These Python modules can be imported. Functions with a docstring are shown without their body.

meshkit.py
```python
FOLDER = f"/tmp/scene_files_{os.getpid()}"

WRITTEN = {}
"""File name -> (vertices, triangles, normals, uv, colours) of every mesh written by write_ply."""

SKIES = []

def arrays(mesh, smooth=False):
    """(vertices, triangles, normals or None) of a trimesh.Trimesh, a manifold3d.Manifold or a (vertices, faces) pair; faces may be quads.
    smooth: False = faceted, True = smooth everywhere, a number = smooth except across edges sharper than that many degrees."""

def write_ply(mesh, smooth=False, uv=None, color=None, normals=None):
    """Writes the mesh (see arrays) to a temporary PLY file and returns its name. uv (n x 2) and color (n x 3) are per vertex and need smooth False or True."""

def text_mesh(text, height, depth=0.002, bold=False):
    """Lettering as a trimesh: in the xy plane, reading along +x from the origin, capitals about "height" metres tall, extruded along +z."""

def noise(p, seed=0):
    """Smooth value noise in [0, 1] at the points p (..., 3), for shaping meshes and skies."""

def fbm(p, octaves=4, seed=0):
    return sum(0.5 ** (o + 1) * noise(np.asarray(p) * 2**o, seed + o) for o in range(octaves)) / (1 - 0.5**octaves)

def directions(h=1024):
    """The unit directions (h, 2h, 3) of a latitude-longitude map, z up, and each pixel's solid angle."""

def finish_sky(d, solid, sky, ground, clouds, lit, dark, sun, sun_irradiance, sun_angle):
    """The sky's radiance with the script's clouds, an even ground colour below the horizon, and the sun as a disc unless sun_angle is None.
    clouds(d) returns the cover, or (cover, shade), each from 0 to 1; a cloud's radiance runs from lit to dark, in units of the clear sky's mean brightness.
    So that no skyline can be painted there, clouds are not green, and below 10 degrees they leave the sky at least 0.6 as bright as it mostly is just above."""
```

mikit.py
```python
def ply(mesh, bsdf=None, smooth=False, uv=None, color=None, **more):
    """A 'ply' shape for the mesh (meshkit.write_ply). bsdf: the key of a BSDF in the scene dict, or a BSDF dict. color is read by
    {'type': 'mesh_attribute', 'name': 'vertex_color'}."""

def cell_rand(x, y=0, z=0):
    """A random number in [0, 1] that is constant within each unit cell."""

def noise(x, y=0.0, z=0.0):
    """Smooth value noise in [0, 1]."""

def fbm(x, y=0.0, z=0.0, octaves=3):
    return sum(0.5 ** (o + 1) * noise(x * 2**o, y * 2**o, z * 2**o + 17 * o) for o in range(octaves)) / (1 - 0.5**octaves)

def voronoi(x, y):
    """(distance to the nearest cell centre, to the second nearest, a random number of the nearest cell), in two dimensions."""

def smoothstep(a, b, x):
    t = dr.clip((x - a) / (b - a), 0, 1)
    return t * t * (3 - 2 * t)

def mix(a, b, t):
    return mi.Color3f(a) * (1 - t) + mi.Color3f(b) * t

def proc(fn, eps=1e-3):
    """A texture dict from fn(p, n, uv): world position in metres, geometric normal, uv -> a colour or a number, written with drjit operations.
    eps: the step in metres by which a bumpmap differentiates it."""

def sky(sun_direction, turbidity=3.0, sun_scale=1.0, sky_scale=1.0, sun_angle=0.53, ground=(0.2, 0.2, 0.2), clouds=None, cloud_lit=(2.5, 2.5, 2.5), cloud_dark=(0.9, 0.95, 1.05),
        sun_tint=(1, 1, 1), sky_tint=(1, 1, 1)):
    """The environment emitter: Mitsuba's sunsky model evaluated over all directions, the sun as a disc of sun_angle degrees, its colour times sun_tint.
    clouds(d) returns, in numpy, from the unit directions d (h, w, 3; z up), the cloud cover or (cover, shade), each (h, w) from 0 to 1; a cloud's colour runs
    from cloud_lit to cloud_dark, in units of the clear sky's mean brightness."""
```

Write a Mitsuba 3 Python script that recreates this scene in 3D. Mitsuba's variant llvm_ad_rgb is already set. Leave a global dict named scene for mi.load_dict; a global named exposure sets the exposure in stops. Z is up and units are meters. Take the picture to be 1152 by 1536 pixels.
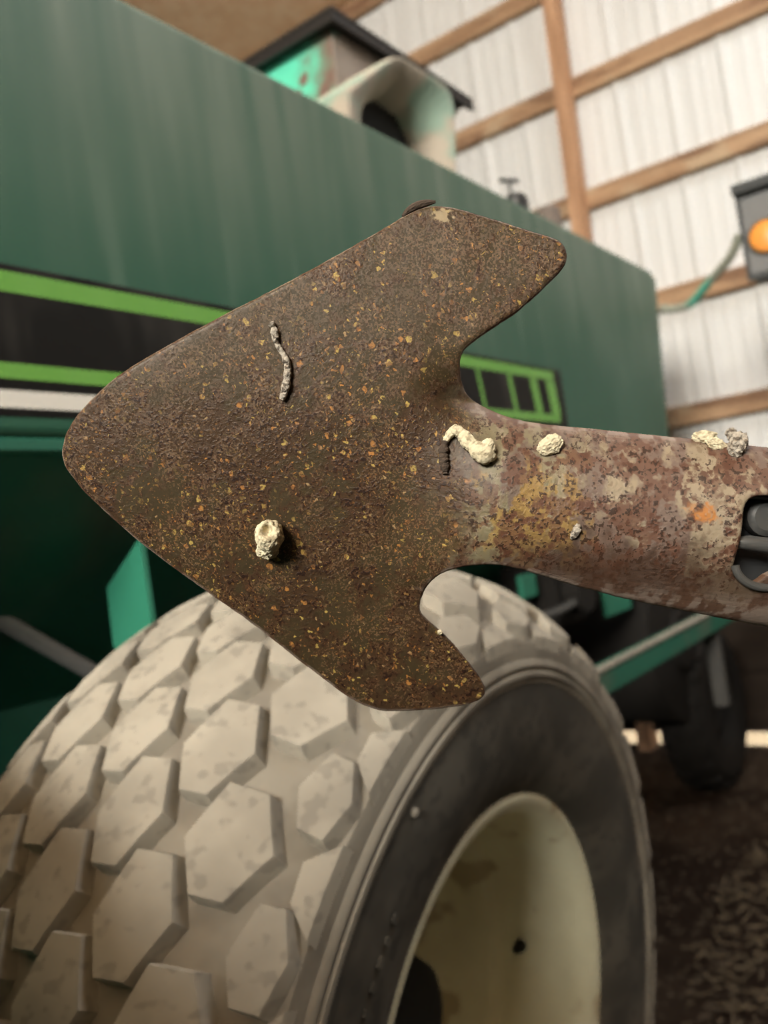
import math, random
import numpy as np
import trimesh, shapely.geometry as sg
import drjit as dr
import mitsuba as mi
import mikit
from mikit import proc, noise, fbm, voronoi, cell_rand, smoothstep, mix
import meshkit
from scipy.spatial import Delaunay, cKDTree

random.seed(7)
RNG = np.random.default_rng(7)
T = mi.ScalarTransform4f
scene, labels = {"type": "scene"}, {}

# ------------------------------------------------------------------ camera, sky, lights, exposure
H = 1.07                                         # height of the lens above the dirt floor
CAM = np.array([0.0, 0.0, H])
FWD = np.array([0.809466, 0.585742, 0.040889])
UP = np.array([0.051402, -0.14006, 0.988808])
scene["camera"] = {"type": "thinlens", "fov": 47.8, "fov_axis": "x", "aperture_radius": 0.0019, "focus_distance": 0.385,
                   "near_clip": 0.02, "far_clip": 200.0,
                   "to_world": T().look_at(origin=CAM.tolist(), target=(CAM + FWD).tolist(), up=UP.tolist())}
exposure = 0.4
scene["sky"] = mikit.sky([0.55, -0.5, 0.75], turbidity=4.0, sun_scale=3.0, sky_scale=0.5, sun_angle=3.0, ground=(0.3, 0.28, 0.24))
scene["sky"]["sampling_weight"] = 0.3
WINDOW_LIGHT = (59.0, 56.0, 50.0)                   # daylight through the big translucent panel in the gable wall
WINDOW = dict(y0=-1.5, y1=0.3, z0=2.55, z1=4.0)
ROOF_FILL = (4.3, 4.5, 4.7)                       # fill from an added, unseen ceiling strip that brightens the end wall
ROOF = dict(x0=1.6, x1=2.9, y0=-2.1, y1=0.1)

# ------------------------------------------------------------------ helpers
def numbered(key):
    if key not in scene: return key
    k = 1
    while f"{key}_{k:03d}" in scene: k += 1
    return f"{key}_{k:03d}"

def obj(name, mesh, bsdf, parent=None, smooth=30, label=None, cat=None, group=None, kind=None, **more):
    key = numbered((parent + "__" if parent else "") + name)
    scene[key] = mikit.ply(mesh, bsdf, smooth, **more) if not isinstance(mesh, dict) else mesh
    d = {}
    if label: d["label"] = label
    if cat: d["category"] = cat
    if group: d["group"] = group
    if kind: d["kind"] = kind
    if d: labels[key] = d
    return key

def thing(key, label, cat, group=None):
    labels[key] = {"label": label, "category": cat}
    if group: labels[key]["group"] = group
    return key

def box(x0, x1, y0, y1, z0, z1, c=0.0):
    """A box with its twelve edges chamfered by c."""
    if c <= 0:
        m = trimesh.creation.box((x1 - x0, y1 - y0, z1 - z0)); m.apply_translation(((x0 + x1) / 2, (y0 + y1) / 2, (z0 + z1) / 2)); return m
    pts = []
    for X, sx in ((x0, 1), (x1, -1)):
        for Y, sy in ((y0, 1), (y1, -1)):
            for Z, sz in ((z0, 1), (z1, -1)):
                pts += [(X, Y + sy * c, Z + sz * c), (X + sx * c, Y, Z + sz * c), (X + sx * c, Y + sy * c, Z)]
    return trimesh.convex.convex_hull(np.array(pts))

def prism_xz(poly, y0, y1):
    """Polygon in x-z extruded from y0 to y1."""
    m = trimesh.creation.extrude_polygon(sg.Polygon(poly), y1 - y0, engine="earcut")
    v = m.vertices.copy(); m.vertices = np.c_[v[:, 0], y0 + v[:, 2], v[:, 1]]; m.invert(); return m

def prism_yz(poly, x0, x1):
    m = trimesh.creation.extrude_polygon(sg.Polygon(poly), x1 - x0, engine="earcut")
    v = m.vertices.copy(); m.vertices = np.c_[x0 + v[:, 2], v[:, 0], v[:, 1]]; return m

def prism_xy(poly, z0, z1):
    m = trimesh.creation.extrude_polygon(sg.Polygon(poly), z1 - z0, engine="earcut"); m.apply_translation((0, 0, z0)); return m

def tube(path, radius, n=12, caps=True):
    """A round bar along the points; radius a number or one per point."""
    P = np.asarray(path, float); r = np.broadcast_to(np.asarray(radius, float), len(P))
    tg = np.gradient(P, axis=0); tg /= np.linalg.norm(tg, axis=1, keepdims=True)
    a = np.cross(tg[0], [0.31, 0.2, 0.93]); a /= np.linalg.norm(a)
    V, F = [], []
    for p, t, rr in zip(P, tg, r):
        a = a - t * (a @ t); a /= np.linalg.norm(a); b = np.cross(t, a)
        ph = np.arange(n) / n * 2 * np.pi
        V.append(p + rr * (np.cos(ph)[:, None] * a + np.sin(ph)[:, None] * b))
    for i in range(len(P) - 1):
        for j in range(n):
            k = (j + 1) % n
            F += [(i * n + j, i * n + k, (i + 1) * n + k), (i * n + j, (i + 1) * n + k, (i + 1) * n + j)]
    V = np.vstack(V)
    if caps:
        c0, c1 = len(V), len(V) + 1; V = np.vstack([V, P[0], P[-1]]); m = (len(P) - 1) * n
        for j in range(n):
            k = (j + 1) % n; F += [(c0, k, j), (c1, m + j, m + k)]
    return trimesh.Trimesh(V, F, process=False)

def spline(pts, n):
    from scipy.interpolate import CubicSpline
    p = np.asarray(pts, float); s = np.r_[0, np.cumsum(np.linalg.norm(np.diff(p, axis=0), axis=1))]
    return CubicSpline(s, p)(np.linspace(0, s[-1], n))

def cyl(p0, p1, r, n=20):
    return tube([p0, p1], r, n)

def dot3(p, o, a):
    return (p.x - o[0]) * a[0] + (p.y - o[1]) * a[1] + (p.z - o[2]) * a[2]

def C(r, g, b):
    return mi.Color3f(r, g, b)

def principled(color, rough=0.6, spec=0.4, bump=None, scale=1.0, **more):
    b = {"type": "principled", "base_color": color if isinstance(color, dict) else {"type": "rgb", "value": list(color)},
         "roughness": rough, "specular": spec, **more}
    if bump is not None:
        b = {"type": "bumpmap", "tex": bump, "scale": scale, "bsdf": b}
    return {"type": "twosided", "bsdf": b}
# ------------------------------------------------------------------ materials
SO = np.array([0.30005, 0.24815, 0.04322 + H])        # the sweep's own frame: u along the stem, v across, w out of the face
SX = np.array([0.576896, -0.780406, -0.24116]); SY = np.array([0.109348, -0.218799, 0.969624]); SZ = np.array([-0.809466, -0.585742, -0.040889])

def rust(p, n, uv):
    u, v = dot3(p, SO, SX), dot3(p, SO, SY)
    big = fbm(u * 38 + 3.1, v * 38 + 7.7, 1.0, octaves=4)
    mid = fbm(u * 210 + 11, v * 210 + 5, 2.0, octaves=4)
    fine = fbm(u * 900, v * 900, 3.0, octaves=3)
    grit = fbm(u * 1500 + 9, v * 1500, 4.0, octaves=2)
    # blade: smooth olive brown skin in patches, fine rust everywhere else
    rough = smoothstep(.38, .60, big + .45 * (mid - .5))
    c = mix(C(0.0339, 0.0247, 0.0117), C(0.0430, 0.0299, 0.0143), mid)
    c = mix(c, C(0.0391, 0.0195, 0.0098), rough * .75)
    c = mix(c, C(0.0684, 0.0299, 0.0130), smoothstep(.48, .62, mid) * smoothstep(.42, .60, fine) * (.35 + .65 * rough))
    c = mix(c, C(0.0156, 0.0072, 0.0046), smoothstep(.54, .63, fine) * smoothstep(.36, .56, mid) * (.35 + .65 * rough))
    c = mix(c, C(0.1107, 0.0684, 0.0358), smoothstep(.57, .68, grit) * smoothstep(.40, .60, fbm(u * 75, v * 75 + 8, 4.0)) * .8)
    for s, cut, r0, r1, gain in ((250.0, .84, .06, .36, .90), (430.0, .77, .06, .34, .85), (820.0, .72, .08, .30, .6)):
        wu = u + .0016 * noise(u * 800, v * 800, 5.0); wv = v + .0016 * noise(u * 800, v * 800, 6.0)
        d, d2, which = voronoi(wu * s + 13, wv * s)
        h2 = cell_rand(which * 9973, 3, 1)
        rr = r0 + r1 * h2 * .7
        on = smoothstep(cut, cut + .04, which) * smoothstep(rr + .12, rr - .02, d)
        sc = mix(C(0.2930, 0.2001, 0.1025), C(0.3515, 0.1612, 0.0440), smoothstep(.3, .5, h2)); sc = mix(sc, C(0.3906, 0.2832, 0.0830), smoothstep(.72, .8, h2))
        sc = mix(sc, C(0.1269, 0.0586, 0.0245), smoothstep(.45, .60, fine) * .8)
        c = mix(c, C(0.0182, 0.0085, 0.0052), smoothstep(cut, cut + .04, which) * smoothstep(rr + .24, rr + .10, d) * .5)
        c = mix(c, sc, on * gain * (.25 + .75 * smoothstep(.38, .58, fbm(u * 60 + s, v * 60, 2.0))))
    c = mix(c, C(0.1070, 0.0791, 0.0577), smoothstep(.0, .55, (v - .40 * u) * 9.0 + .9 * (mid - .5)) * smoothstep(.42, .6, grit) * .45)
    # stem: paler bare steel and dust, finely mottled with red brown, yellow bloom and purple stains
    st = smoothstep(.050, .085, u + .020 * (fbm(u * 130, v * 130 + 3, 6.0) - .5))
    b1 = fbm(u * 105 + 21, v * 105 + 2, 7.0, octaves=5); b2 = fbm(u * 330 + 2, v * 330 + 9, 8.0, octaves=4)
    s = mix(C(.150, .132, .080), C(.215, .176, .122), smoothstep(.085, .135, u + .04 * (b1 - .5)))
    s = mix(s, C(0.2604, 0.2139, 0.1628), smoothstep(.42, .62, grit) * smoothstep(.35, .6, b2) * .55)
    s = mix(s, C(0.0791, 0.0484, 0.0484), smoothstep(.47, .60, fbm(u * 66 + 4, v * 26 + 31, 2.0, octaves=4) + .25 * (b2 - .5)) * .7)
    yel = smoothstep(.46, .60, fbm(u * 85 + 9, v * 45 + 14, 5.0, octaves=4) + .5 * (b2 - .5)) * smoothstep(.150, .105, u) * smoothstep(.026, -.008, dr.abs(v + .012) - .014)
    s = mix(s, C(0.2511, 0.1581, 0.0372), yel * .7)
    s = mix(s, C(0.0884, 0.0409, 0.0251), smoothstep(.48, .60, b1 + .7 * (b2 - .5)) * .75)
    for sc, cut in ((170.0, .55), (330.0, .50)):
        d, d2, which = voronoi(u * sc + 3 + .8 * (b2 - .5), v * sc + .8 * (fine - .5))
        s = mix(s, C(0.0670, 0.0279, 0.0167), smoothstep(cut, cut + .05, which) * smoothstep(.46, .20, d + .5 * (fine - .5)) * (.3 + .6 * smoothstep(.40, .56, b1)))
    s = mix(s, C(0.0242, 0.0121, 0.0074), smoothstep(.55, .63, fine) * smoothstep(.42, .56, b2) * .9)
    ou = (u - .166) / .0052; ov = (v + .0075) / .0034
    s = mix(s, C(.31, .125, .030), smoothstep(1.35, .55, dr.sqrt(ou * ou + ov * ov) + 2.2 * (b2 - .5)) * (.55 + .4 * smoothstep(.6, .45, fine)))
    s = mix(s, C(0.0326, 0.0163, 0.0098), smoothstep(-.018, -.036, v + .030 * (b1 - .5) + .012 * (b2 - .5)) * smoothstep(.070, .12, u) * .8)  # darker rust low on the stem, with its underside shade painted in
    st = st * smoothstep(.064, .046, dr.abs(v + .011) + .012 * (fbm(u * 130, v * 130 + 8, 6.0) - .5))
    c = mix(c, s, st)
    # dried pale spot near the upper wing
    q = dr.sqrt(dr.square((u - .0431) / .0046) + dr.square((v - .1124) / .0034)) + 1.6 * (fbm(u * 600, v * 600, 2.0, octaves=3) - .5)
    c = mix(c, C(0.2995, 0.2409, 0.1497), smoothstep(1.05, .55, q) * .75)
    # the cut edge is worn to pale metal
    side = n.x * SZ[0] + n.y * SZ[1] + n.z * SZ[2]
    return mix(c, mix(C(0.2344, 0.1823, 0.1497), C(0.1042, 0.0586, 0.0391), smoothstep(.42, .6, mid)), smoothstep(.86, .60, dr.abs(side)) * .75)

def rust_bump(p, n, uv):
    u, v = dot3(p, SO, SX), dot3(p, SO, SY)
    rough = smoothstep(.36, .60, fbm(u * 38 + 3.1, v * 38 + 7.7, 1.0, octaves=4))
    return .18 * fbm(u * 420, v * 420, 1.0, octaves=3) + (.2 + .6 * rough) * smoothstep(.48, .66, fbm(u * 900, v * 900, 3.0, octaves=3))

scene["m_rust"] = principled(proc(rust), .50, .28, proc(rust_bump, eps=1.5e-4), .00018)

def pale_mud(p, n, uv):
    a = fbm(p.x * 420, p.y * 420, p.z * 420, octaves=3)
    return mix(C(0.5579, 0.4981, 0.3488), C(0.2989, 0.2541, 0.1694), smoothstep(.48, .70, a))
def grey_mud(p, n, uv):
    a = fbm(p.x * 700, p.y * 700, p.z * 700, octaves=3)
    return mix(C(0.3444, 0.3116, 0.2624), C(0.0984, 0.0820, 0.0656), smoothstep(.47, .68, a))
def mud_bump(p, n, uv):
    return fbm(p.x * 900, p.y * 900, p.z * 900, octaves=3)
scene["m_pale_mud"] = principled(proc(pale_mud), .9, .2, proc(mud_bump, eps=2e-4), .0010)
scene["m_grey_mud"] = principled(proc(grey_mud), .9, .2, proc(mud_bump, eps=2e-4), .0012)
scene["m_dark_mud"] = principled((.06, .045, .035), .9, .2, proc(mud_bump, eps=2e-4), .0010)
scene["m_black_steel"] = principled((.018, .019, .020), .42, .5)
scene["m_bolt"] = principled((.050, .051, .050), .38, .5)
scene["m_dark_steel"] = principled((.055, .055, .052), .6, .3)
scene["m_grey_steel"] = principled((.16, .16, .155), .45, .5)

def green(p, n, uv):
    streak = fbm(p.x * 26, p.y * 26, p.z * 1.6, octaves=3)
    blot = fbm(p.x * 3.1 + 4, p.y * 3.1, p.z * 2.2, octaves=4)
    c = mix(C(0.0101, 0.0782, 0.0460), C(0.0202, 0.0902, 0.0570), smoothstep(.35, .7, blot))
    c = mix(c, C(0.0782, 0.1518, 0.1104), smoothstep(.56, .74, streak) * smoothstep(.40, .62, fbm(p.x * 5, p.y * 5, p.z * 2.0)) * .55)
    # dust along the rounded top edge, with grazing sheen painted in too
    dust_sheen = smoothstep(H + .32, H + .83, p.z + .30 * (blot - .5)) * (.45 + .55 * smoothstep(.2, .7, streak))
    c = mix(c, C(0.2852, 0.2990, 0.2438), dust_sheen * .36)
    return c
scene["m_green"] = principled(proc(green), .50, .32)
def dark_green(p, n, uv):
    a = fbm(p.x * 6, p.y * 6, p.z * 4, octaves=4)
    return mix(C(0.0156, 0.1105, 0.0728), C(0.0650, 0.1105, 0.0780), smoothstep(.5, .8, a))
scene["m_dark_green"] = principled(proc(dark_green), .5, .4)
scene["m_bright_green"] = principled((.026, .185, .118), .5, .4)
def turquoise(p, n, uv):
    # chipped enamel: rust bites in from the near corner, and a few round chips
    near = smoothstep(1.20, 1.085, p.y + .10 * (fbm(p.x * 30, p.y * 30, p.z * 30, octaves=3) - .5) + .0 * p.z) * smoothstep(2.03, 2.12, p.z)
    c = mix(C(0.0943, 0.5740, 0.3854), C(0.1230, 0.6068, 0.4264), noise(p.x * 5, p.y * 5, p.z * 5))
    d, d2, w = voronoi(p.y * 9.0 + 1.3, p.z * 9.0)
    chip = smoothstep(.17, .11, d + .10 * (fbm(p.y * 60, p.z * 60, 1.0) - .5)) * smoothstep(.35, .4, w)
    return mix(c, C(0.1640, 0.1066, 0.0861), dr.clip(near + chip, 0, 1))
scene["m_turquoise"] = principled(proc(turquoise), .5, .4)
def grey_rust(p, n, uv):
    a = fbm(p.x * 10, p.y * 10, p.z * 5, octaves=4)
    c = mix(C(.17, .135, .115), C(.25, .215, .185), smoothstep(.35, .65, a))
    return mix(c, C(.07, .16, .12), smoothstep(.56, .64, fbm(p.x * 7 + 3, p.y * 7, p.z * 7 + 1, octaves=3)) * .8)
scene["m_grey_rust"] = principled(proc(grey_rust), .75, .3)
def dusty_hood(p, n, uv):
    a = fbm(p.x * 9 + 2, p.y * 9, p.z * 9, octaves=3)
    return mix(C(0.3840, 0.3360, 0.2720), C(0.2400, 0.3360, 0.2720), smoothstep(.48, .68, a))
scene["m_dusty_hood"] = principled(proc(dusty_hood), .8, .25)
scene["m_lid"] = principled((.016, .014, .013), .6, .3)
scene["m_inside"] = principled((.015, .016, .015), .8, .2)
def decal_black(p, n, uv):
    return mix(C(.006, .006, .0055), C(.022, .021, .019), smoothstep(.5, .75, fbm(p.x * 22, p.y, p.z * 4, octaves=3)))
scene["m_decal_black"] = principled(proc(decal_black), .6, .15)
def decal_green(p, n, uv):
    return mix(C(0.1148, 0.3400, 0.0425), C(0.1445, 0.3655, 0.0680), fbm(p.x * 20, p.y, p.z * 9))
scene["m_decal_green"] = principled(proc(decal_green), .5, .4)
scene["m_decal_white"] = principled((.74, .72, .66), .5, .4)

def rubber(p, n, uv):
    a = fbm(p.x * 14, p.y * 14, p.z * 14, octaves=4); f = fbm(p.x * 70, p.y * 70, p.z * 70, octaves=2)
    c = mix(C(0.0510, 0.0493, 0.0425), C(0.0892, 0.0842, 0.0706), smoothstep(.35, .68, a))
    return mix(c, C(0.0382, 0.0382, 0.0357), smoothstep(.56, .7, f) * .5)
scene["m_rubber"] = principled(proc(rubber), .8, .25)
def tread(p, n, uv):
    a = fbm(p.x * 17, p.y * 17, p.z * 17, octaves=4); f = fbm(p.x * 95, p.y * 95, p.z * 95, octaves=2)
    c = mix(C(0.3508, 0.3257, 0.2714), C(0.2756, 0.2547, 0.2130), smoothstep(.38, .7, a))
    return mix(c, C(0.1670, 0.1545, 0.1336), smoothstep(.56, .72, f) * .45)
scene["m_tread"] = principled(proc(tread), .85, .2)
def tread_base(p, n, uv):
    return mix(C(0.2365, 0.2181, 0.1811), C(0.1700, 0.1552, 0.1294), smoothstep(.38, .7, fbm(p.x * 20, p.y * 20, p.z * 20, octaves=4)))
scene["m_tread_base"] = principled(proc(tread_base), .85, .2)
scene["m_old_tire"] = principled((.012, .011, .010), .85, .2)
def rimpaint(p, n, uv):
    a = fbm(p.x * 12, p.y * 12, p.z * 12, octaves=4)
    c = mix(C(0.7344, 0.7159, 0.5263), C(0.6610, 0.6302, 0.4529), smoothstep(.3, .7, a))
    return mix(c, C(0.3672, 0.2875, 0.1714), smoothstep(.60, .70, fbm(p.x * 22 + 5, p.y * 22, p.z * 16, octaves=3)) * .7)
scene["m_rim"] = principled(proc(rimpaint), .45, .45)

def white_steel(p, n, uv):
    s = fbm(p.x, p.y * 34, p.z * 1.1, octaves=3)
    return mix(C(0.7560, 0.7560, 0.7434), C(0.6720, 0.6636, 0.6468), smoothstep(.45, .75, s) * .6)
scene["m_white_steel"] = principled(proc(white_steel), .5, .4)
def girt_wood(p, n, uv):
    g = fbm(p.x * 40, p.y * 3.0, p.z * 40, octaves=4); b = fbm(p.x * 4, p.y * 5.0 + 3, p.z * 8, octaves=3)
    c = mix(C(0.4940, 0.3182, 0.1900), C(0.3420, 0.2042, 0.1187), smoothstep(.35, .65, g))
    c = mix(c, C(0.5225, 0.3895, 0.2565), smoothstep(.52, .66, b) * .7)
    return mix(c, C(0.1995, 0.1092, 0.0665), smoothstep(.56, .68, fbm(p.x * 7, p.y * 4.0 + 9, p.z * 10)) * .75)
scene["m_girt"] = principled(proc(girt_wood), .8, .2)
def post_wood(p, n, uv):
    g = fbm(p.x * 45, p.y * 45, p.z * 2.5, octaves=4)
    return mix(C(.58, .345, .205), C(.42, .235, .135), smoothstep(.3, .7, g))
scene["m_post"] = principled(proc(post_wood), .8, .2)
def dark_wood(p, n, uv):
    g = fbm(p.x * 8, p.y * 3, p.z * 40, octaves=4)
    return mix(C(0.0180, 0.0132, 0.0102), C(0.0330, 0.0240, 0.0180), g)
scene["m_dark_wood"] = principled(proc(dark_wood), .9, .15)
def osb(p, n, uv):
    a = .6 * noise(p.x * 3, p.y * 3, 1.0)
    d, d2, w = voronoi(p.x * 16 + p.y * 9, p.y * 22 - p.x * 9)
    c = mix(C(.80, .58, .37), C(.72, .49, .295), w)
    return mix(c, C(.84, .64, .43), smoothstep(.7, .9, cell_rand(w * 999)) * .6)
scene["m_osb"] = principled(proc(osb), .8, .2)
def dirt(p, n, uv):
    a = fbm(p.x * 5, p.y * 5, 1.0, octaves=4); f = fbm(p.x * 60, p.y * 60, 2.0, octaves=3)
    c = mix(C(0.0165, 0.0105, 0.0072), C(0.0341, 0.0237, 0.0165), smoothstep(.35, .7, a))
    return mix(c, C(0.1210, 0.0990, 0.0715), smoothstep(.62, .72, f) * .5)
scene["m_dirt"] = principled(proc(dirt), .95, .1)
scene["m_straw"] = principled((.17, .135, .09), .8, .2)
scene["m_gravel"] = principled((.50, .46, .38), .9, .1)
scene["m_lens"] = principled((.90, .34, .06), .3, .5)
scene["m_lamp_grey"] = principled((.17, .175, .18), .55, .4)
scene["m_lamp_dark"] = principled((.045, .05, .052), .6, .3)
def hose_col(p, n, uv):
    t = smoothstep(.66, .70, p.y) * smoothstep(.80, .75, p.y)
    return mix(C(.30, .31, .25), C(.12, .46, .34), t)
scene["m_hose"] = principled(proc(hose_col), .6, .3)
scene["m_marker"] = principled((.70, .40, .09), .6, .3)
# ------------------------------------------------------------------ the barn
XW = 3.9                                              # inner face of the white steel on the end wall
ZC = H + 2.98                                         # underside of the ceiling boards
obj("floor", trimesh.creation.box((13.0, 13.0, .1), trimesh.transformations.translation_matrix((-2.6, 1.0, -.05))), "m_dirt", kind="structure", label="dark dirt floor of the barn")
obj("ground_outside", trimesh.creation.box((14, 30, .1), trimesh.transformations.translation_matrix((10.9, 1.0, -.065))), "m_gravel", kind="structure", label="pale sunlit ground seen through the slot under the wall")

def steel_sheet(y0, w, z0, z1):
    """One ribbed roofing sheet: a bent profile of even thickness, standing upright."""
    t = .0015; pts = []
    ribs = 4; pitch = w / ribs
    for i in range(ribs):
        a = y0 + i * pitch
        pts += [(a, 0), (a + .018, -.012), (a + .034, -.012), (a + .052, 0)]
        for k in (1, 2):
            m = a + .052 + k * (pitch - .052) / 3
            pts += [(m - .014, 0), (m - .006, -.003), (m + .006, -.003), (m + .014, 0)]
    pts += [(y0 + w, 0)]
    out = [(XW + .02 + x, y) for y, x in pts]; back = [(x + t * 2, y) for x, y in out]
    return prism_xy(out + back[::-1], z0, z1)
wall = "wall_far"
obj(wall, box(XW + .03, XW + .06, -5.5, 7.5, ZC - .02, ZC + .25), "m_white_steel", kind="structure", label="white ribbed steel end wall of the barn")
for k in range(14):
    obj("steel_sheet", steel_sheet(-5.5 + .92 * k, .92, .066, ZC + .02), "m_white_steel", wall, smooth=False)
for zg in (-.70, -.18, .344, .868, 1.417, 1.945, 2.451, 2.89):
    # each girt in two lengths meeting behind the post
    y0 = -5.5
    for y1 in (1.40, 7.5):
        obj("girt", box(XW - .036, XW + .001, y0 + .002, y1 - .002, H + zg, H + zg + .086, .003), "m_girt", wall)
        y0 = y1
for yb, yt in ((1.490, 1.382), (-1.3, -1.3)):        # the near post has settled a little out of plumb
    obj("post", prism_yz([(yb - .030, 0), (yb + .030, 0), (yt + .030, ZC), (yt - .030, ZC)], XW - .125, XW - .037), "m_post", wall, smooth=False)
for k, zb in enumerate((.078, .33, .585)):
    obj("shade_plank", box(XW - .075, XW - .037, -5.5, 7.5, zb, zb + .248, .004), "m_dark_wood", wall)  # tall dark planks added in place of shade low on the wall

S = ROOF
obj("ceiling", trimesh.util.concatenate([box(-4.7, S["x0"], -5.5, 7.5, ZC + .014, ZC + .06), box(S["x1"], XW + .06, -5.5, 7.5, ZC + .014, ZC + .06), box(S["x0"], S["x1"], -5.5, S["y0"], ZC + .014, ZC + .06), box(S["x0"], S["x1"], S["y1"], 7.5, ZC + .014, ZC + .06)]), "m_osb", kind="structure", label="brown strand board ceiling of the barn")
for i in range(7):
    for j in range(12):
        x0, x1, y0, y1 = -4.6 + 1.24 * i, -4.6 + 1.24 * (i + 1), S["y0"] - 2.2 + 1.1 * j, S["y0"] - 1.1 + 1.1 * j
        y0, x1 = max(y0, -5.5), min(x1, XW)
        if x0 < S["x1"] and x1 > S["x0"] and y0 < S["y1"] - .01 and y1 > S["y0"] + .01:
            if x0 < S["x0"] < x1 and S["x0"] - x0 > .1: x1 = S["x0"]
            elif x0 < S["x1"] < x1: x0 = S["x1"]
            else: continue
        obj("ceiling_panel", box(x0 + .004, x1 - .004, y0 + .004, min(y1, 7.5) - .004, ZC, ZC + .013, .003), "m_osb", "ceiling", smooth=False)
pane = trimesh.Trimesh([(S["x0"], S["y0"], ZC + .04), (S["x1"], S["y0"], ZC + .04), (S["x1"], S["y1"], ZC + .04), (S["x0"], S["y1"], ZC + .04)], [(0, 2, 1), (0, 3, 2)])
obj("fill_panel_2", pane, "m_white_steel", smooth=False, kind="structure", label="added fill light strip in the ceiling",
    emitter={"type": "area", "radiance": {"type": "rgb", "value": list(ROOF_FILL)}})
obj("wall_left", box(-4.7, XW + .06, 7.5, 7.6, 0, ZC), "m_dark_wood", kind="structure", label="dark board side wall of the barn")
obj("wall_right", box(-4.7, XW + .06, -5.6, -5.5, 0, ZC), "m_dark_wood", kind="structure", label="dark board side wall of the barn")
W = WINDOW
for nm, m in (("wall_back", box(-4.7, -4.6, -5.5, W["y0"], 0, ZC)),):
    obj(nm, trimesh.util.concatenate([m, box(-4.7, -4.6, W["y1"], 7.5, 0, ZC), box(-4.7, -4.6, W["y0"], W["y1"], 0, W["z0"]), box(-4.7, -4.6, W["y0"], W["y1"], W["z1"], ZC)]), "m_dark_wood", kind="structure", label="dark board gable wall behind the camera")
pane = trimesh.Trimesh([(-4.63, W["y0"], W["z0"]), (-4.63, W["y1"], W["z0"]), (-4.63, W["y1"], W["z1"]), (-4.63, W["y0"], W["z1"])], [(0, 1, 2), (0, 2, 3)])
obj("window_1", pane, "m_white_steel", smooth=False, kind="structure", label="large translucent daylight panel in the gable wall",
    emitter={"type": "area", "radiance": {"type": "rgb", "value": list(WINDOW_LIGHT)}})
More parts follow.
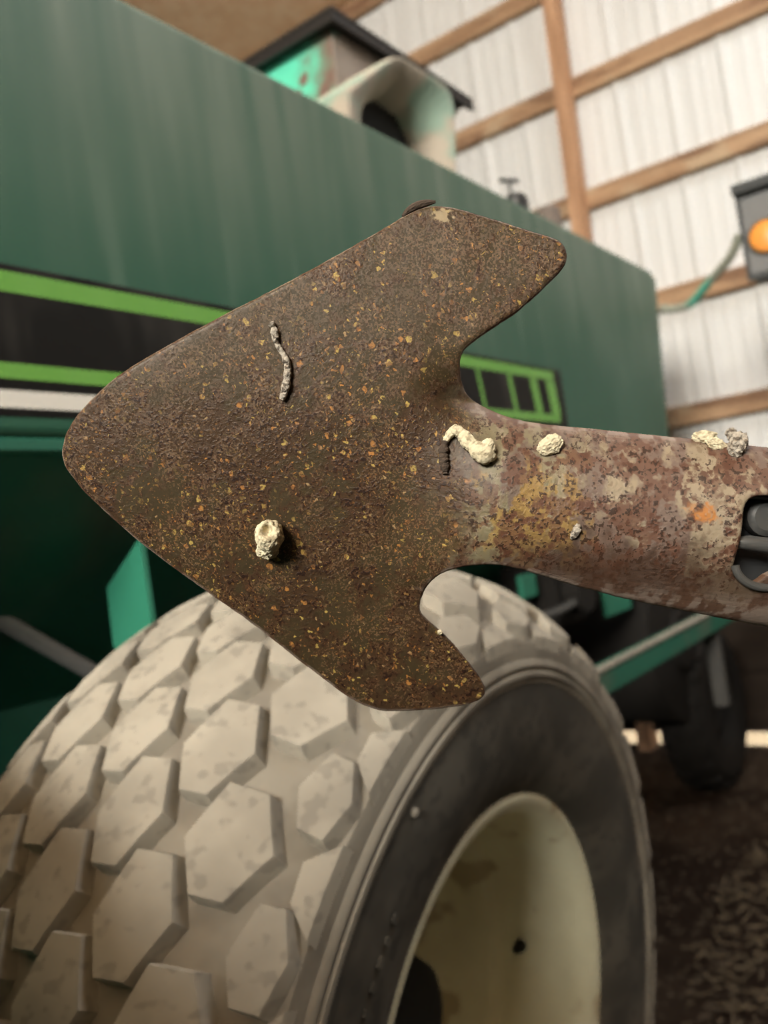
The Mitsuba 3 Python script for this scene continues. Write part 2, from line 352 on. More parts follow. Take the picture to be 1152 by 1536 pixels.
fr = trimesh.util.concatenate([box(-4.6, -4.56, W["y0"] - .08, W["y0"], W["z0"] - .08, W["z1"] + .08), box(-4.6, -4.56, W["y1"], W["y1"] + .08, W["z0"] - .08, W["z1"] + .08),
                               box(-4.6, -4.56, W["y0"], W["y1"], W["z0"] - .08, W["z0"]), box(-4.6, -4.56, W["y0"], W["y1"], W["z1"], W["z1"] + .08)])
obj("window_frame", fr, "m_post", "window_1", smooth=False)

# ------------------------------------------------------------------ the green drill behind
D = thing("grain_drill", "large green seed drill with a black and lime striped hopper on wide dusty tires", "grain drill")
YB = .90
z_ = lambda r: H + r
# hopper: the big striped box, its upper edges rolled over
face = sg.Polygon([(.20, z_(.185)), (2.905, z_(.185)), (2.925, z_(.265)), (3.052, z_(.795)), (3.005, z_(.8145)), (.20, z_(.8145))])
def rolled(poly, y0, y1, r, n=5):
    """Extrusion along y whose two end faces are rounded over by r."""
    V, F = [], []; rings = []
    for k in range(n + 1):
        a = k / n * math.pi / 2; rings.append((y0 + r * (1 - math.sin(a)), r * (1 - math.cos(a))))
    rings = rings[::-1]
    rings += [(y1 + y0 - y, o) for y, o in rings[::-1]]
    base = list(poly.exterior.coords)[:-1]
    if not poly.exterior.is_ccw: base = base[::-1]
    base = np.array(base); m = len(base)
    def inset(o):
        nx, pv = np.roll(base, -1, 0), np.roll(base, 1, 0)
        e1 = base - pv; e2 = nx - base; e1 /= np.linalg.norm(e1, axis=1)[:, None]; e2 /= np.linalg.norm(e2, axis=1)[:, None]
        n1 = np.c_[-e1[:, 1], e1[:, 0]]; n2 = np.c_[-e2[:, 1], e2[:, 0]]
        b = n1 + n2; b /= (1 + (n1 * n2).sum(1))[:, None]
        return base + o * b
    for y, o in rings:
        q = inset(o); V.append(np.c_[q[:, 0], np.full(m, y), q[:, 1]])
    for i in range(len(rings) - 1):
        for j in range(m):
            k = (j + 1) % m
            F += [(i * m + j, i * m + k, (i + 1) * m + k), (i * m + j, (i + 1) * m + k, (i + 1) * m + j)]
    for i, fl in ((0, False), (len(rings) - 1, True)):
        for j in range(1, m - 1):
            f = (i * m, i * m + j + 1, i * m + j) if not fl else (i * m, i * m + j, i * m + j + 1)
            F.append(f)
    t = trimesh.Trimesh(np.vstack(V), F, process=False); t.fix_normals(); return t
obj("hopper", rolled(face, YB, 1.95, .014), "m_green", D, smooth=40)
obj("hopper_flange", box(.20, 2.90, YB + .004, YB + .05, z_(.168), z_(.186), .003), "m_dark_green", D)
obj("hopper_bottom", prism_yz([(.93, z_(.17)), (1.92, z_(.17)), (1.55, z_(-.22)), (1.36, z_(-.22))], .24, 2.86), "m_dark_green", D, smooth=False)
# decal: black band with lime stripes, a cream line below, and a ladder of lime bars at its end
def decal(name, poly, bsdf, lift):
    return obj(name, prism_xz(poly, YB - lift, YB - lift + .0009), bsdf, D, smooth=False)
decal("decal_band", [(.22, z_(.232 * YB)), (.22, z_(.432 * YB)), (2.10, z_(.432 * YB)), (2.10, z_(.262 * YB)), (1.45, z_(.262 * YB)), (1.45, z_(.232 * YB))], "m_decal_black", .0010)
decal("decal_stripe", [(.22, z_(.394 * YB)), (.22, z_(.4225 * YB)), (2.279 * YB, z_(.4225 * YB)), (2.28 * YB, z_(.398 * YB))], "m_decal_green", .0016)
decal("decal_stripe", [(.22, z_(.281 * YB)), (.22, z_(.3015 * YB)), (2.284 * YB, z_(.299 * YB)), (2.285 * YB, z_(.2785 * YB))], "m_decal_green", .0016)
decal("decal_line", [(.22, z_(.2425 * YB)), (.22, z_(.2655 * YB)), (1.42, z_(.2655 * YB)), (1.42, z_(.2425 * YB))], "m_decal_white", .0016)
for xa, w in ((1.655, .011), (1.80, .016), (1.915, .034), (2.005, .046)):
    decal("decal_bar", [(xa, z_(.395 * YB)), (xa + w, z_(.395 * YB)), (xa + w + .012, z_(.300 * YB)), (xa + .012, z_(.300 * YB))], "m_decal_green", .0016)

# fill box with its black lid on top of the hopper
FB = obj("fill_box", prism_xz([(1.53, z_(.80)), (2.015, z_(.80)), (2.012, z_(1.05)), (2.115, z_(1.170)), (1.56, z_(1.170))], 1.085, 1.72), "m_turquoise", D, smooth=False)
obj("front_plate", prism_xz([(1.531, z_(.81)), (2.014, z_(.81)), (2.011, z_(1.051)), (2.113, z_(1.168)), (1.561, z_(1.168))], 1.080, 1.0855), "m_grey_rust", FB, smooth=False)
lid = trimesh.util.concatenate([box(1.52, 2.140, 1.045, 1.76, z_(1.178), z_(1.192), .004), box(1.522, 2.138, 1.047, 1.057, z_(1.158), z_(1.179)), box(1.522, 1.532, 1.047, 1.758, z_(1.158), z_(1.179))])
obj("lid", lid, "m_lid", FB, smooth=False)
# hood in front of the fill box: a bent dusty channel open towards the camera
def hood():
    out = sg.Polygon([(1.372, z_(.80)), (1.392, z_(.915)), (1.572, z_(1.045)), (1.600, z_(1.066)), (1.640, z_(1.080)), (1.825, z_(1.084)), (1.852, z_(1.070)), (1.860, z_(1.04)), (1.800, z_(.80))]).buffer(.018).buffer(-.018).buffer(-.012).buffer(.012)
    hole = sg.Polygon([(1.535, z_(.79)), (1.535, z_(.93)), (1.580, z_(.985)), (1.650, z_(1.022)), (1.735, z_(1.012)), (1.780, z_(.95)), (1.740, z_(.79))]).buffer(-.015).buffer(.015)
    rings = []
    # skin from the back edge over the rolled rim, then flaring back into the throat
    n = 240; cx, cz = 1.66, z_(.90); V = []
    th = np.linspace(-math.pi / 2, 1.5 * math.pi, n, endpoint=False)
    def reach(poly):
        return np.array([max(np.hypot(q[0] - cx, q[1] - cz) for g in [poly.exterior.intersection(sg.LineString([(cx, cz), (cx + math.cos(t), cz + math.sin(t))]))] for q in [c for s in getattr(g, "geoms", [g]) for c in s.coords]) for t in th])
    ro, ri = reach(out), reach(hole)
    for y, f in ((1.10, 0), (.985, 0), (.966, .03), (.957, .09), (.955, .16), (.960, .30), (.975, .52), (.998, .75), (1.020, .90), (1.045, 1.0), (1.10, 1.0)):
        r = ro + (ri - ro) * f; V.append(np.c_[cx + r * np.cos(th), np.full(n, y), cz + r * np.sin(th)])
    F = []
    for i in range(len(V)):
        i2 = (i + 1) % len(V)
        for j in range(n):
            k = (j + 1) % n; F += [(i * n + j, i2 * n + j, i2 * n + k), (i * n + j, i2 * n + k, i * n + k)]
    m = trimesh.Trimesh(np.vstack(V), F, process=False)
    if m.volume < 0: m.invert()
    return m, hole
hm, hole = hood()
HD = obj("hood", hm, "m_dusty_hood", D, smooth=35)
obj("throat_shade", prism_xz(list(hole.buffer(.01).exterior.coords), 1.055, 1.066), "m_inside", HD, smooth=False)  # near-black plate across the hole, its colour stands in for shade
# wing nut handle and a cap on the hopper top
hk = trimesh.util.concatenate([cyl((2.19, 1.0, z_(.81)), (2.19, 1.0, z_(.955)), .0045), cyl((2.165, 1.015, z_(.955)), (2.215, .985, z_(.955)), .006), tube([(2.215, 1.0, z_(.81)), (2.215, 1.0, z_(.905)), (2.215, 1.0, z_(.918)), (2.215, 1.0, z_(.924))], [.034, .034, .024, .006], 20)])
obj("hopper_latch", hk, "m_black_steel", D)
obj("filler_cap", tube([(2.42, 1.0, z_(.81)), (2.42, 1.0, z_(.918)), (2.42, 1.0, z_(.931)), (2.42, 1.0, z_(.936))], [.040, .040, .030, .008], 24), "m_grey_rust", D)

# undercarriage
obj("rear_panel", box(.30, 3.0, 1.30, 1.315, z_(-.36), z_(.17), .003), "m_dark_green", D)
obj("shade_plate", box(1.62, 1.64, 1.02, 1.95, .30, z_(.17), .003), "m_dark_green", D)  # added plate, keeps window light off the far wheel
obj("gusset_plate", prism_yz([(.946, z_(.060)), (1.030, z_(.001)), (1.033, z_(-.080)), (1.000, z_(-.130)), (.955, z_(-.130)), (.945, z_(-.05))], .746, .754), "m_bright_green", D, smooth=False)
obj("brace_pipe", cyl((.33, 1.15, z_(.220)), (1.16, 1.15, z_(-.400)), .0125), "m_grey_steel", D)
obj("marker_strip", box(1.050, 1.064, 1.288, 1.2995, z_(-.045), z_(.018), .002), "m_marker", D)
FR = obj("frame_rail", box(1.42, 3.25, .80, .86, z_(-.405), z_(-.347), .006), "m_dark_green", D)
obj("dusty_lit_top", box(1.42, 3.25, .796, .822, z_(-.347), z_(-.338), .002), "m_tread_base", FR)  # pale strip laid on as the dusty rail top, light painted in
obj("frame_leg", box(2.80, 2.84, .815, .86, .42, z_(-.405), .006), "m_dark_steel", D)
obj("axle_beam", box(.70, .86, .94, 1.95, z_(-.60), z_(-.48), .01), "m_dark_green", D)
obj("gearbox", trimesh.util.concatenate([box(2.18, 2.40, 1.05, 1.22, z_(-.30), z_(-.10), .02), cyl((2.29, 1.0, z_(-.2)), (2.29, 1.06, z_(-.2)), .06)]), "m_old_tire", D)
drum = tube([(3.06, 1.02, .60), (3.06, 1.03, .60), (3.06, 1.36, .60), (3.06, 1.37, .60)], [.27, .285, .285, .27], 48)  # dark drum added before the post, standing in for shade there
FN = obj("shade_drum", trimesh.util.concatenate([drum, tube([(3.06, 1.00, .60), (3.06, 1.03, .60)], [.10, .11], 32), box(2.97, 3.15, 1.08, 1.30, .80, 1.06, .01)]), "m_old_tire", D, smooth=35)
obj("mount_plate", box(2.06, 2.15, 1.08, 1.095, z_(-.19), z_(-.125), .004), "m_bright_green", D)
obj("mount_plate", box(2.53, 2.74, 1.05, 1.065, z_(-.31), z_(-.18), .004), "m_bright_green", D)
obj("linkage_bar", tube(spline([(1.80, 1.02, z_(-.20)), (2.05, 1.02, z_(-.235)), (2.3, 1.02, z_(-.215))], 10), .012), "m_dark_steel", D)
# unseen panels on legs, added left of view to shade the lower tread
ST = obj("shade_frame", trimesh.util.concatenate([box(-.22, .14, .50, 1.60, .66, .70, .008), *[box(x, x + .045, y, y + .05, .0, .66, .004) for x in (-.21, .09) for y in (.54, 1.52)]]), "m_dark_green", D, smooth=False)
obj("shade_panel", prism_yz([(.40, .05), (1.60, .05), (1.60, 1.09), (.75, 1.09), (.60, 1.045), (.53, 1.02), (.36, .85)], .14, .15), "m_dark_green", ST, smooth=False)
obj("shade_board", box(-.31, -.29, -.15, 1.30, .10, 1.19, .003), "m_dark_green", ST, smooth=False)
obj("shade_board_leg", trimesh.util.concatenate([box(-.29, -.245, y, y + .05, 0, 1.1, .004) for y in (-.10, 1.20)]), "m_dark_green", ST, smooth=False)

# the flotation tire with its diamond lugs
WC = np.array([.7809, .6963, .532])
_y, _c = .0413, .0952
WX = np.array([math.cos(_y), math.sin(_y), 0]); WY = np.array([-math.sin(_y) * math.cos(_c), math.cos(_y) * math.cos(_c), math.sin(_c)]); WZ = np.cross(WX, WY)
def wheel_pt(a, r, th):
    """a across the tire, r out from the axle, th from the side facing the camera upwards (radians)."""
    a, r, th = np.broadcast_arrays(a, r, th)
    return WC + a[..., None] * WY + (r * -np.cos(th))[..., None] * WX + (r * np.sin(th))[..., None] * WZ
LUG = .0175
def crown(a): return .530 - .0894 * (np.abs(a) / .22) ** 2.93
def lathe(prof, n=160, place=wheel_pt):
    prof = np.array(prof); m = len(prof)
    th = np.arange(n) / n * 2 * np.pi
    V = np.vstack([place(prof[:, 0], prof[:, 1], np.full(m, t)) for t in th]); F = []
    i = np.arange(n)[:, None]; j = np.arange(m - 1)[None]
    A = i * m + j; B = ((i + 1) % n) * m + j
    F = np.vstack([np.stack([A, B, B + 1], -1).reshape(-1, 3), np.stack([A, B + 1, A + 1], -1).reshape(-1, 3)])
    return trimesh.Trimesh(V, F, process=False)
aa = np.linspace(-.203, .203, 33)
half = [(-.110, .250), (-.150, .260), (-.172, .2670), (-.186, .2735), (-.195, .284), (-.203, .304), (-.2085, .330), (-.2105, .355), (-.2105, .380), (-.2085, .4000), (-.2065, .430), (-.2045, .440)]
prof = half + [(a, crown(a) - LUG) for a in aa] + [(-a, r) for a, r in half[::-1]]
tm = lathe(prof, 200)
if tm.volume < 0: tm.invert()
TIRE = obj("tire", tm, "m_rubber", D, smooth=35)
def lug(th0, a0, hexa, high=1.0):
    """One raised rubber block; hexa are (degrees along the tread, metres across) corners."""
    h6 = np.array(hexa); m = len(h6); c = h6.mean(0); h6 = h6 - c
    dens = []
    for k in range(m):
        p, q = h6[k], h6[(k + 1) % m]; dens += [p, (p + q) / 2]
    h6 = np.array(dens); m = len(h6)
    V = []
    for s, lift in ((1.0, -LUG - .004), (.955, -LUG * (1 - high) - .0035), (.925, -LUG * (1 - high) - .0006), (.60, -LUG * (1 - high))):
        q = c + h6 * s
        a = a0 + q[:, 1]; V.append(wheel_pt(a, crown(a) + lift, np.radians(th0 + q[:, 0])))
    a = a0 + c[1]; V.append(wheel_pt(np.array([a]), np.array([crown(a) - LUG * (1 - high)]), np.radians(np.array([th0 + c[0]]))))
    V = np.vstack(V); F = []
    for i in range(3):
        for j in range(m):
            k = (j + 1) % m; F += [(i * m + j, i * m + k, (i + 1) * m + k), (i * m + j, (i + 1) * m + k, (i + 1) * m + j)]
    for j in range(m): F.append((3 * m + j, 3 * m + (j + 1) % m, 4 * m))
    t = trimesh.Trimesh(V, F, process=False)
    cen = wheel_pt(np.array([0.]), np.array([0.]), np.array([0.]))[0]
    if ((t.triangles_center - cen) * t.face_normals).sum() < 0: t.invert()
    return t
tb = lathe([(-.207, .392), (-.2100, .3960), (-.2096, .4010), (-.2128, .4024), (-.2128, .4065), (-.2095, .4084), (-.2088, .4116), (-.2118, .4136), (-.2110, .4180), (-.2080, .4215), (-.2078, .433), (-.2060, .4405)] + [(a, crown(a) - LUG + .0006) for a in aa] + [(.206, .4405), (.208, .42), (.211, .41), (.2105, .395), (.207, .392)], 200)
if ((tb.triangles_center - WC) * tb.face_normals).sum() < 0: tb.invert()
obj("tread_base", tb, "m_tread_base", TIRE, smooth=35)
HEXA = [(5.4, -.0125), (.4, -.0325), (-4.9, -.0145), (-5.2, .010), (-.9, .0305), (5.0, .018)]
EDGE = [(4.6, -.006), (.5, -.0165), (-4.4, -.010), (-4.4, .007), (-.7, .0175), (4.2, .009)]
for col in range(-4, 6):
    a0 = -.022 + .0420 * col
    for k in range(24):
        th = 52.9 + 15 * k + (7.5 if col % 2 else 0)
        obj("tread_block", lug(th, a0, EDGE if col in (-4, 5) else HEXA), "m_tread", TIRE, smooth=25)
for k in range(24):
    obj("shoulder_block", lug(52.6 + 15 * k + 7.5, -.1995, [(4.9, -.0085), (-4.9, -.0085), (-2.4, .007), (1.6, .009)], .55), "m_tread", TIRE, smooth=25)
for k in range(5):                                     # raised ribs and bumps on the sidewall
    t0 = 36.0 + k * 2.9
    obj("sidewall_mark", trimesh.convex.convex_hull(np.vstack([wheel_pt(np.array([-.2130, -.208, -.2130, -.208]), np.array([.352, .350, .345, .343]), np.radians(t0 + d)) for d in (0, 1.0 + .25 * (k % 3))])), "m_rubber", TIRE, smooth=False)
for t0, rr in ((60.0, .385), (28.0, .352)):
    q = trimesh.creation.icosphere(2, .0045); q.apply_translation(wheel_pt(np.array([-.211]), np.array([rr]), np.radians(np.array([t0])))[0]); obj("sidewall_stud", q, "m_tread_base", TIRE)
RIM = obj("rim", lathe([(a + .014, r - .0095) for a, r in [(-.180, .2785), (-.192, .2835), (-.199, .2825), (-.2025, .2775), (-.2020, .2715), (-.198, .2660), (-.190, .2600), (-.178, .2570), (-.166, .2575), (-.130, .2560), (-.075, .2525), (-.066, .2440), (-.058, .2390), (-.010, .2350), (.010, .2250), (.030, .2080), (.040, .1600), (.030, .1050), (.030, .0850), (.038, .0850), (.048, .16), (.04, .212), (.016, .232), (-.004, .242), (-.05, .246), (-.06, .262), (-.13, .264), (-.180, .2785)]], 160), "m_rim", D, smooth=35)
obj("hub", lathe([(.20, .001), (.20, .084), (.028, .084), (-.030, .078), (-.062, .070), (-.070, .060), (-.072, .001)], 40), "m_inside", RIM, smooth=35)
for k in range(8):
    th = np.radians(22.5 + 45 * k); c0 = wheel_pt(np.array([.033, .012]), np.array([.130, .130]), np.array([th, th]))
    obj("wheel_bolt", cyl(c0[0], c0[1], .011, 6), "m_inside", RIM, smooth=False)
vs = wheel_pt(np.array([-.086, -.086]), np.array([.2465, .229]), np.radians(np.array([183.0, 183.0])))
obj("valve_stem", tube(spline([vs[0], (vs[0] + vs[1]) / 2, vs[1]], 6), [.0085, .0085, .008, .007, .006, .005], 14), "m_inside", RIM)
# the next wheel along, deep in the shade
W2 = np.array([3.33, 1.06, .30])
def wheel2(a, r, th):
    a, r, th = np.broadcast_arrays(a, r, th)
    return W2 + np.stack([-r * np.cos(th), a, r * np.sin(th)], -1)
sc = .30 / .53
t2 = lathe([(a * .42, r * sc) for a, r in prof], 96, wheel2)
if t2.volume < 0: t2.invert()
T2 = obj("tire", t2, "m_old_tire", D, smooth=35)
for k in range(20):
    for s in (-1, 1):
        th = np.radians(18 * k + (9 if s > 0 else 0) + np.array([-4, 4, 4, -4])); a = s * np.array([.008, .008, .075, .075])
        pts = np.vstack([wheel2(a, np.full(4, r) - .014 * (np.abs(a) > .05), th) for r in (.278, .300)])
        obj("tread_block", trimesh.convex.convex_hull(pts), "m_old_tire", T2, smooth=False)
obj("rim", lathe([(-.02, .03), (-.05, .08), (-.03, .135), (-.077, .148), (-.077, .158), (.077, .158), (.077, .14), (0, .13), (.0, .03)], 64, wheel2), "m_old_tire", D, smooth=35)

# ------------------------------------------------------------------ warning lamp and its hose
LP = thing("warning_lamp", "black box warning lamp with a round amber lens in front of the white steel wall", "warning lamp")
obj("housing", box(2.70, 2.79, .408, .532, z_(.619), z_(.888), .006), "m_lamp_grey", LP, smooth=False)
obj("visor", trimesh.util.concatenate([box(2.665, 2.79, .402, .538, z_(.862), z_(.892), .003), box(2.690, 2.7, .526, .536, z_(.615), z_(.862), .002), box(2.690, 2.7, .404, .414, z_(.615), z_(.862), .002), box(2.690, 2.7, .404, .536, z_(.612), z_(.632), .002)]), "m_lamp_dark", LP, smooth=False)
dome = tube([(2.702, .470, z_(.727)), (2.690, .470, z_(.727)), (2.684, .470, z_(.727)), (2.681, .470, z_(.727)), (2.680, .470, z_(.727))], [.0455, .0455, .040, .026, .004], 40)
obj("lens", dome, "m_lens", LP)
obj("lens_ring", lathe([(0, .046), (-.009, .046), (-.011, .049), (-.009, .052), (0, .052), (0, .046)], 48, lambda a, r, th: (np.array([2.700, .470, z_(.727)]) + np.stack(np.broadcast_arrays(a, r * np.cos(th), r * np.sin(th)), -1))), "m_lamp_dark", LP)
obj("mast", trimesh.util.concatenate([box(2.775, 2.825, .405, .455, 0, z_(.80), .004), box(2.68, 2.92, .31, .55, 0, .02, .004)]), "m_lamp_dark", LP, smooth=False)
obj("wiring_hose", tube(spline([(2.965, .872, z_(.668)), (2.955, .84, z_(.655)), (2.94, .775, z_(.650)), (2.90, .725, z_(.667)), (2.84, .65, z_(.70)), (2.79, .585, z_(.735)), (2.765, .556, z_(.775))], 40), .0135, 14), "m_hose",
    label="grey green hose hanging between the hopper and the amber lamp", cat="hose")

# ------------------------------------------------------------------ litter on the dirt
sm = []
for k in range(210):
    x, y = RNG.normal(2.02, .16), RNG.normal(.64, .06)
    if RNG.random() < .45: x, y = RNG.normal(2.45, .22), RNG.normal(.74, .06)
    if y > .795: continue
    L, a = RNG.uniform(.012, .05), RNG.uniform(0, 6.28)
    zc = .003 + RNG.random() * .03
    d = np.array([math.cos(a), math.sin(a), RNG.uniform(-.3, .3)]) * L / 2
    c = np.array([x, y, max(zc, abs(d[2]) + .002)])
    sm.append(tube([c - d, c + d], RNG.uniform(.001, .0028), 5))
obj("straw_litter", trimesh.util.concatenate(sm), "m_straw", smooth=False, label="pale chopped straw scattered over the dark dirt floor beside the tire", cat="straw", kind="stuff")

# ------------------------------------------------------------------ the rusty sweep in the foreground
OUT=[(-0.1184,-0.0114),(-0.1185,-0.0060),(-0.1170,0.0007),(-0.1130,0.0076),(-0.1069,0.0149),(-0.0980,0.0245),(-0.0892,0.0316),(-0.0748,0.0416),(-0.0578,0.0528),(-0.0411,0.0635),(-0.0244,0.0741),(-0.0078,0.0852),(0.0087,0.0969),(0.0224,0.1070),(0.0278,0.1114),(0.0334,0.1147),(0.0406,0.1167),(0.0492,0.1164),(0.0651,0.1134),(0.0811,0.1099),(0.0943,0.1071),(0.0983,0.1048),(0.1002,0.1008),(0.0997,0.0960),(0.0969,0.0916),(0.0908,0.0845),(0.0811,0.0735),(0.0707,0.0655),(0.0599,0.0563),(0.0580,0.0521),(0.0581,0.0471),(0.0596,0.0419),(0.0627,0.0369),(0.0684,0.0339),(0.0762,0.0308),(0.0857,0.0273),(0.1015,0.0262),(0.1246,0.0261),(0.1573,0.0252),(0.1735,0.0245),(0.1922,0.0236),(0.2140,0.0224),(0.2280,0.0210),(0.2480,-0.0575),(0.2315,-0.0564),(0.2064,-0.0545),(0.1849,-0.0526),(0.1612,-0.0503),(0.1433,-0.0486),(0.1279,-0.0462),(0.1156,-0.0441),(0.1063,-0.0423),(0.0985,-0.0406),(0.0894,-0.0391),(0.0819,-0.0390),(0.0734,-0.0403),(0.0670,-0.0424),(0.0600,-0.0458),(0.0555,-0.0507),(0.0532,-0.0563),(0.0519,-0.0616),(0.0530,-0.0664),(0.0566,-0.0697),(0.0649,-0.0753),(0.0715,-0.0814),(0.0786,-0.0883),(0.0876,-0.0984),(0.0900,-0.1032),(0.0888,-0.1078),(0.0815,-0.1120),(0.0693,-0.1156),(0.0490,-0.1195),(0.0389,-0.1202),(0.0304,-0.1181),(0.0199,-0.1129),(0.0077,-0.1043),(-0.0060,-0.0950),(-0.0194,-0.0849),(-0.0326,-0.0764),(-0.0488,-0.0665),(-0.0647,-0.0564),(-0.0806,-0.0462),(-0.0933,-0.0366),(-0.1029,-0.0289),(-0.1093,-0.0233),(-0.1148,-0.0172)]
HOLE=[(0.1894,0.0024),(0.1851,0.0017),(0.1823,-0.0005),(0.1812,-0.0037),(0.1813,-0.0082),(0.1814,-0.0175),(0.1807,-0.0235),(0.1807,-0.0296),(0.1827,-0.0332),(0.1858,-0.0349),(0.1891,-0.0354),(0.1921,-0.0335),(0.1942,-0.0300),(0.2015,-0.0262),(0.2054,-0.0215),(0.2056,-0.0118),(0.2043,-0.0023),(0.2013,0.0022),(0.1956,0.0030)]

def sst(a, b, x):
    t = np.clip((x - a) / (b - a), 0, 1); return t * t * (3 - 2 * t)
def hgt(u, v):
    """How far the face stands out of the plane of the sweep: a crowned blade running into a rounded stem."""
    u, v = np.asarray(u, float), np.asarray(v, float)
    blade = .22 * v - 1.3 * v * v - .075 * np.maximum(-u - .06, 0) ** 2 / .06
    q = np.clip(np.abs(v + .011) / .046, 0, .97)
    stem = .012 + .05 * v - .046 * (1 - np.sqrt(1 - q * q)) * .85 + .9 * np.maximum(u - .05, 0) ** 2
    w = sst(.035, .085, u) * (1 - sst(.040, .066, np.abs(v + .011)))
    return blade * (1 - w) + stem * w
def on_sweep(u, v, w=0.0):
    """World points at (u, v), w metres out of the face."""
    u, v, w = np.broadcast_arrays(np.asarray(u, float), np.asarray(v, float), np.asarray(w, float))
    return SO + u[..., None] * SX + v[..., None] * SY + (hgt(u, v) + w)[..., None] * SZ
def smooth_loop(pts, it=1):
    p = np.array(pts)
    for _ in range(it):
        q = np.roll(p, -1, 0); p = np.stack([.75 * p + .25 * q, .25 * p + .75 * q], 1).reshape(-1, 2)
    return p
outer = sg.Polygon(smooth_loop(OUT, 2)); hole_p = sg.Polygon(smooth_loop(HOLE, 2))
plate = outer.difference(hole_p)
def ring(poly, step):
    n = int(poly.length / step); return np.array([poly.interpolate(t, normalized=True).coords[0] for t in np.linspace(0, 1, n, endpoint=False)])
def sweep_mesh(thick=.0055, step=.0011):
    loops = [ring(sg.LinearRing(g.coords), step) for g in (outer.exterior, hole_p.exterior)]
    # wobble the worn edge a little
    loops[0] = loops[0] + .00025 * (np.c_[meshkit.fbm(np.c_[loops[0] * 260, np.zeros(len(loops[0]))], 3), meshkit.fbm(np.c_[loops[0] * 260, np.ones(len(loops[0])) * 5], 3)] - .5) * 2
    poly = sg.Polygon(loops[0], [loops[1]])
    pts = [np.vstack(loops)]; nb = len(pts[0]); drop = [np.full(nb, 1.0)]
    for off, d in ((.0006, .45), (.0013, .15), (.0022, .03)):
        b = poly.buffer(-off)
        for g in getattr(b, "geoms", [b]):
            for l in [g.exterior, *g.interiors]:
                q = ring(sg.LinearRing(l.coords), step); pts.append(q); drop.append(np.full(len(q), d))
    x0, y0, x1, y1 = poly.bounds; gs = .0019
    gx, gy = np.meshgrid(np.arange(x0, x1, gs), np.arange(y0, y1, gs)); gx[1::2] += gs / 2
    g = np.c_[gx.ravel(), gy.ravel()]
    import shapely
    g = g[shapely.contains_xy(poly.buffer(-.0032), g[:, 0], g[:, 1])]
    pts.append(g); drop.append(np.zeros(len(g)))
    P = np.vstack(pts); dr_ = np.concatenate(drop)
    tri = Delaunay(P).simplices; cen = P[tri].mean(1)
    tri = tri[shapely.contains_xy(poly, cen[:, 0], cen[:, 1])]
    a, b, c = P[tri[:, 0]], P[tri[:, 1]], P[tri[:, 2]]
    ar = (b[:, 0] - a[:, 0]) * (c[:, 1] - a[:, 1]) - (b[:, 1] - a[:, 1]) * (c[:, 0] - a[:, 0])
    tri = tri[np.abs(ar) > 1e-12]; ar = ar[np.abs(ar) > 1e-12]
    tri[ar < 0] = tri[ar < 0][:, ::-1]
    # thinner towards the cutting edge of the blade
    u, v = P[:, 0], P[:, 1]
    bump = .00022 * (meshkit.fbm(np.c_[P * 330, np.zeros(len(P))], 3) - .5) + .0009 * (meshkit.fbm(np.c_[P * 38, np.ones(len(P))], 3, 5) - .5)
    top = on_sweep(u, v, -dr_ * .0011 + bump)
    dist = shapely.distance(shapely.points(P), outer.exterior)
    th = np.where(u < .05, .0022 + (thick - .0022) * np.clip(dist / .016, 0, 1), thick)
    bot = on_sweep(u, v, -th + dr_ * .0005)
    n = len(P); F = [tri, tri[:, ::-1] + n]
    s = 0
    for l in loops:
        m = len(l); i = np.arange(m) + s; j = (np.arange(m) + 1) % m + s
        ccw = sg.LinearRing(l).is_ccw
        outerloop = s == 0
        q = np.stack([i, i + n, j + n, i, j + n, j], -1).reshape(-1, 3)
        F.append(q if ccw == outerloop else q[:, ::-1]); s += m
    t = trimesh.Trimesh(np.vstack([top, bot]), np.vstack(F), process=False)
    if t.volume < 0: t.invert()
    return t
SW = thing("cultivator_sweep", "rusty arrow shaped cultivator sweep held up in front of the green drill", "cultivator sweep")
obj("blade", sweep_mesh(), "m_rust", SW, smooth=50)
# bolt and bracket showing in the stem's hole
def local_box(u0, u1, v0, v1, w0, w1, c=.001):
    m = box(u0, u1, v0, v1, w0, w1, c); v = m.vertices.copy()
    base = SO + SZ * float(hgt(.192, -.016)); m.vertices = base + v[:, :1] * SX + v[:, 1:2] * SY + v[:, 2:] * SZ; return m
def local_pts(L):
    L = np.asarray(L, float); base = SO + SZ * float(hgt(.192, -.016)); return base + L[:, :1] * SX + L[:, 1:2] * SY + L[:, 2:] * SZ
obj("bracket", trimesh.util.concatenate([local_box(.174, .228, -.036, .008, -.028, -.022), local_box(.176, .228, .001, .006, -.024, -.010)]), "m_black_steel", SW, smooth=False)
obj("bolt", trimesh.util.concatenate([tube(local_pts([(.180, -.0185, -.010), (.187, -.0180, -.008), (.20, -.0185, -.008), (.232, -.0195, -.008)]), [.0022, .0032, .0034, .0034], 16),
     tube(local_pts([(.196, -.006, -.021), (.196, -.006, -.014), (.196, -.006, -.012)]), [.0085, .0085, .006], 18)]), "m_bolt", SW)
th = np.linspace(math.radians(190), math.radians(350), 24)
obj("clip_ring", tube(local_pts(np.c_[.1935 + .0125 * np.cos(th), -.0265 + .0098 * np.sin(th), np.full(24, -.006)]), .0018, 12), "m_bolt", SW)
# curled lip of scale on the upper edge
lipp = spline([(.0262, .1092), (.0300, .1132), (.0340, .1154), (.0400, .1172)], 14)
obj("rust_flake", tube(np.array([on_sweep(u, v + .0012, -.0012) for u, v in lipp]), np.sin(np.linspace(.25, 2.9, 14)) * .0017 + .0002, 9), "m_dark_mud", SW)

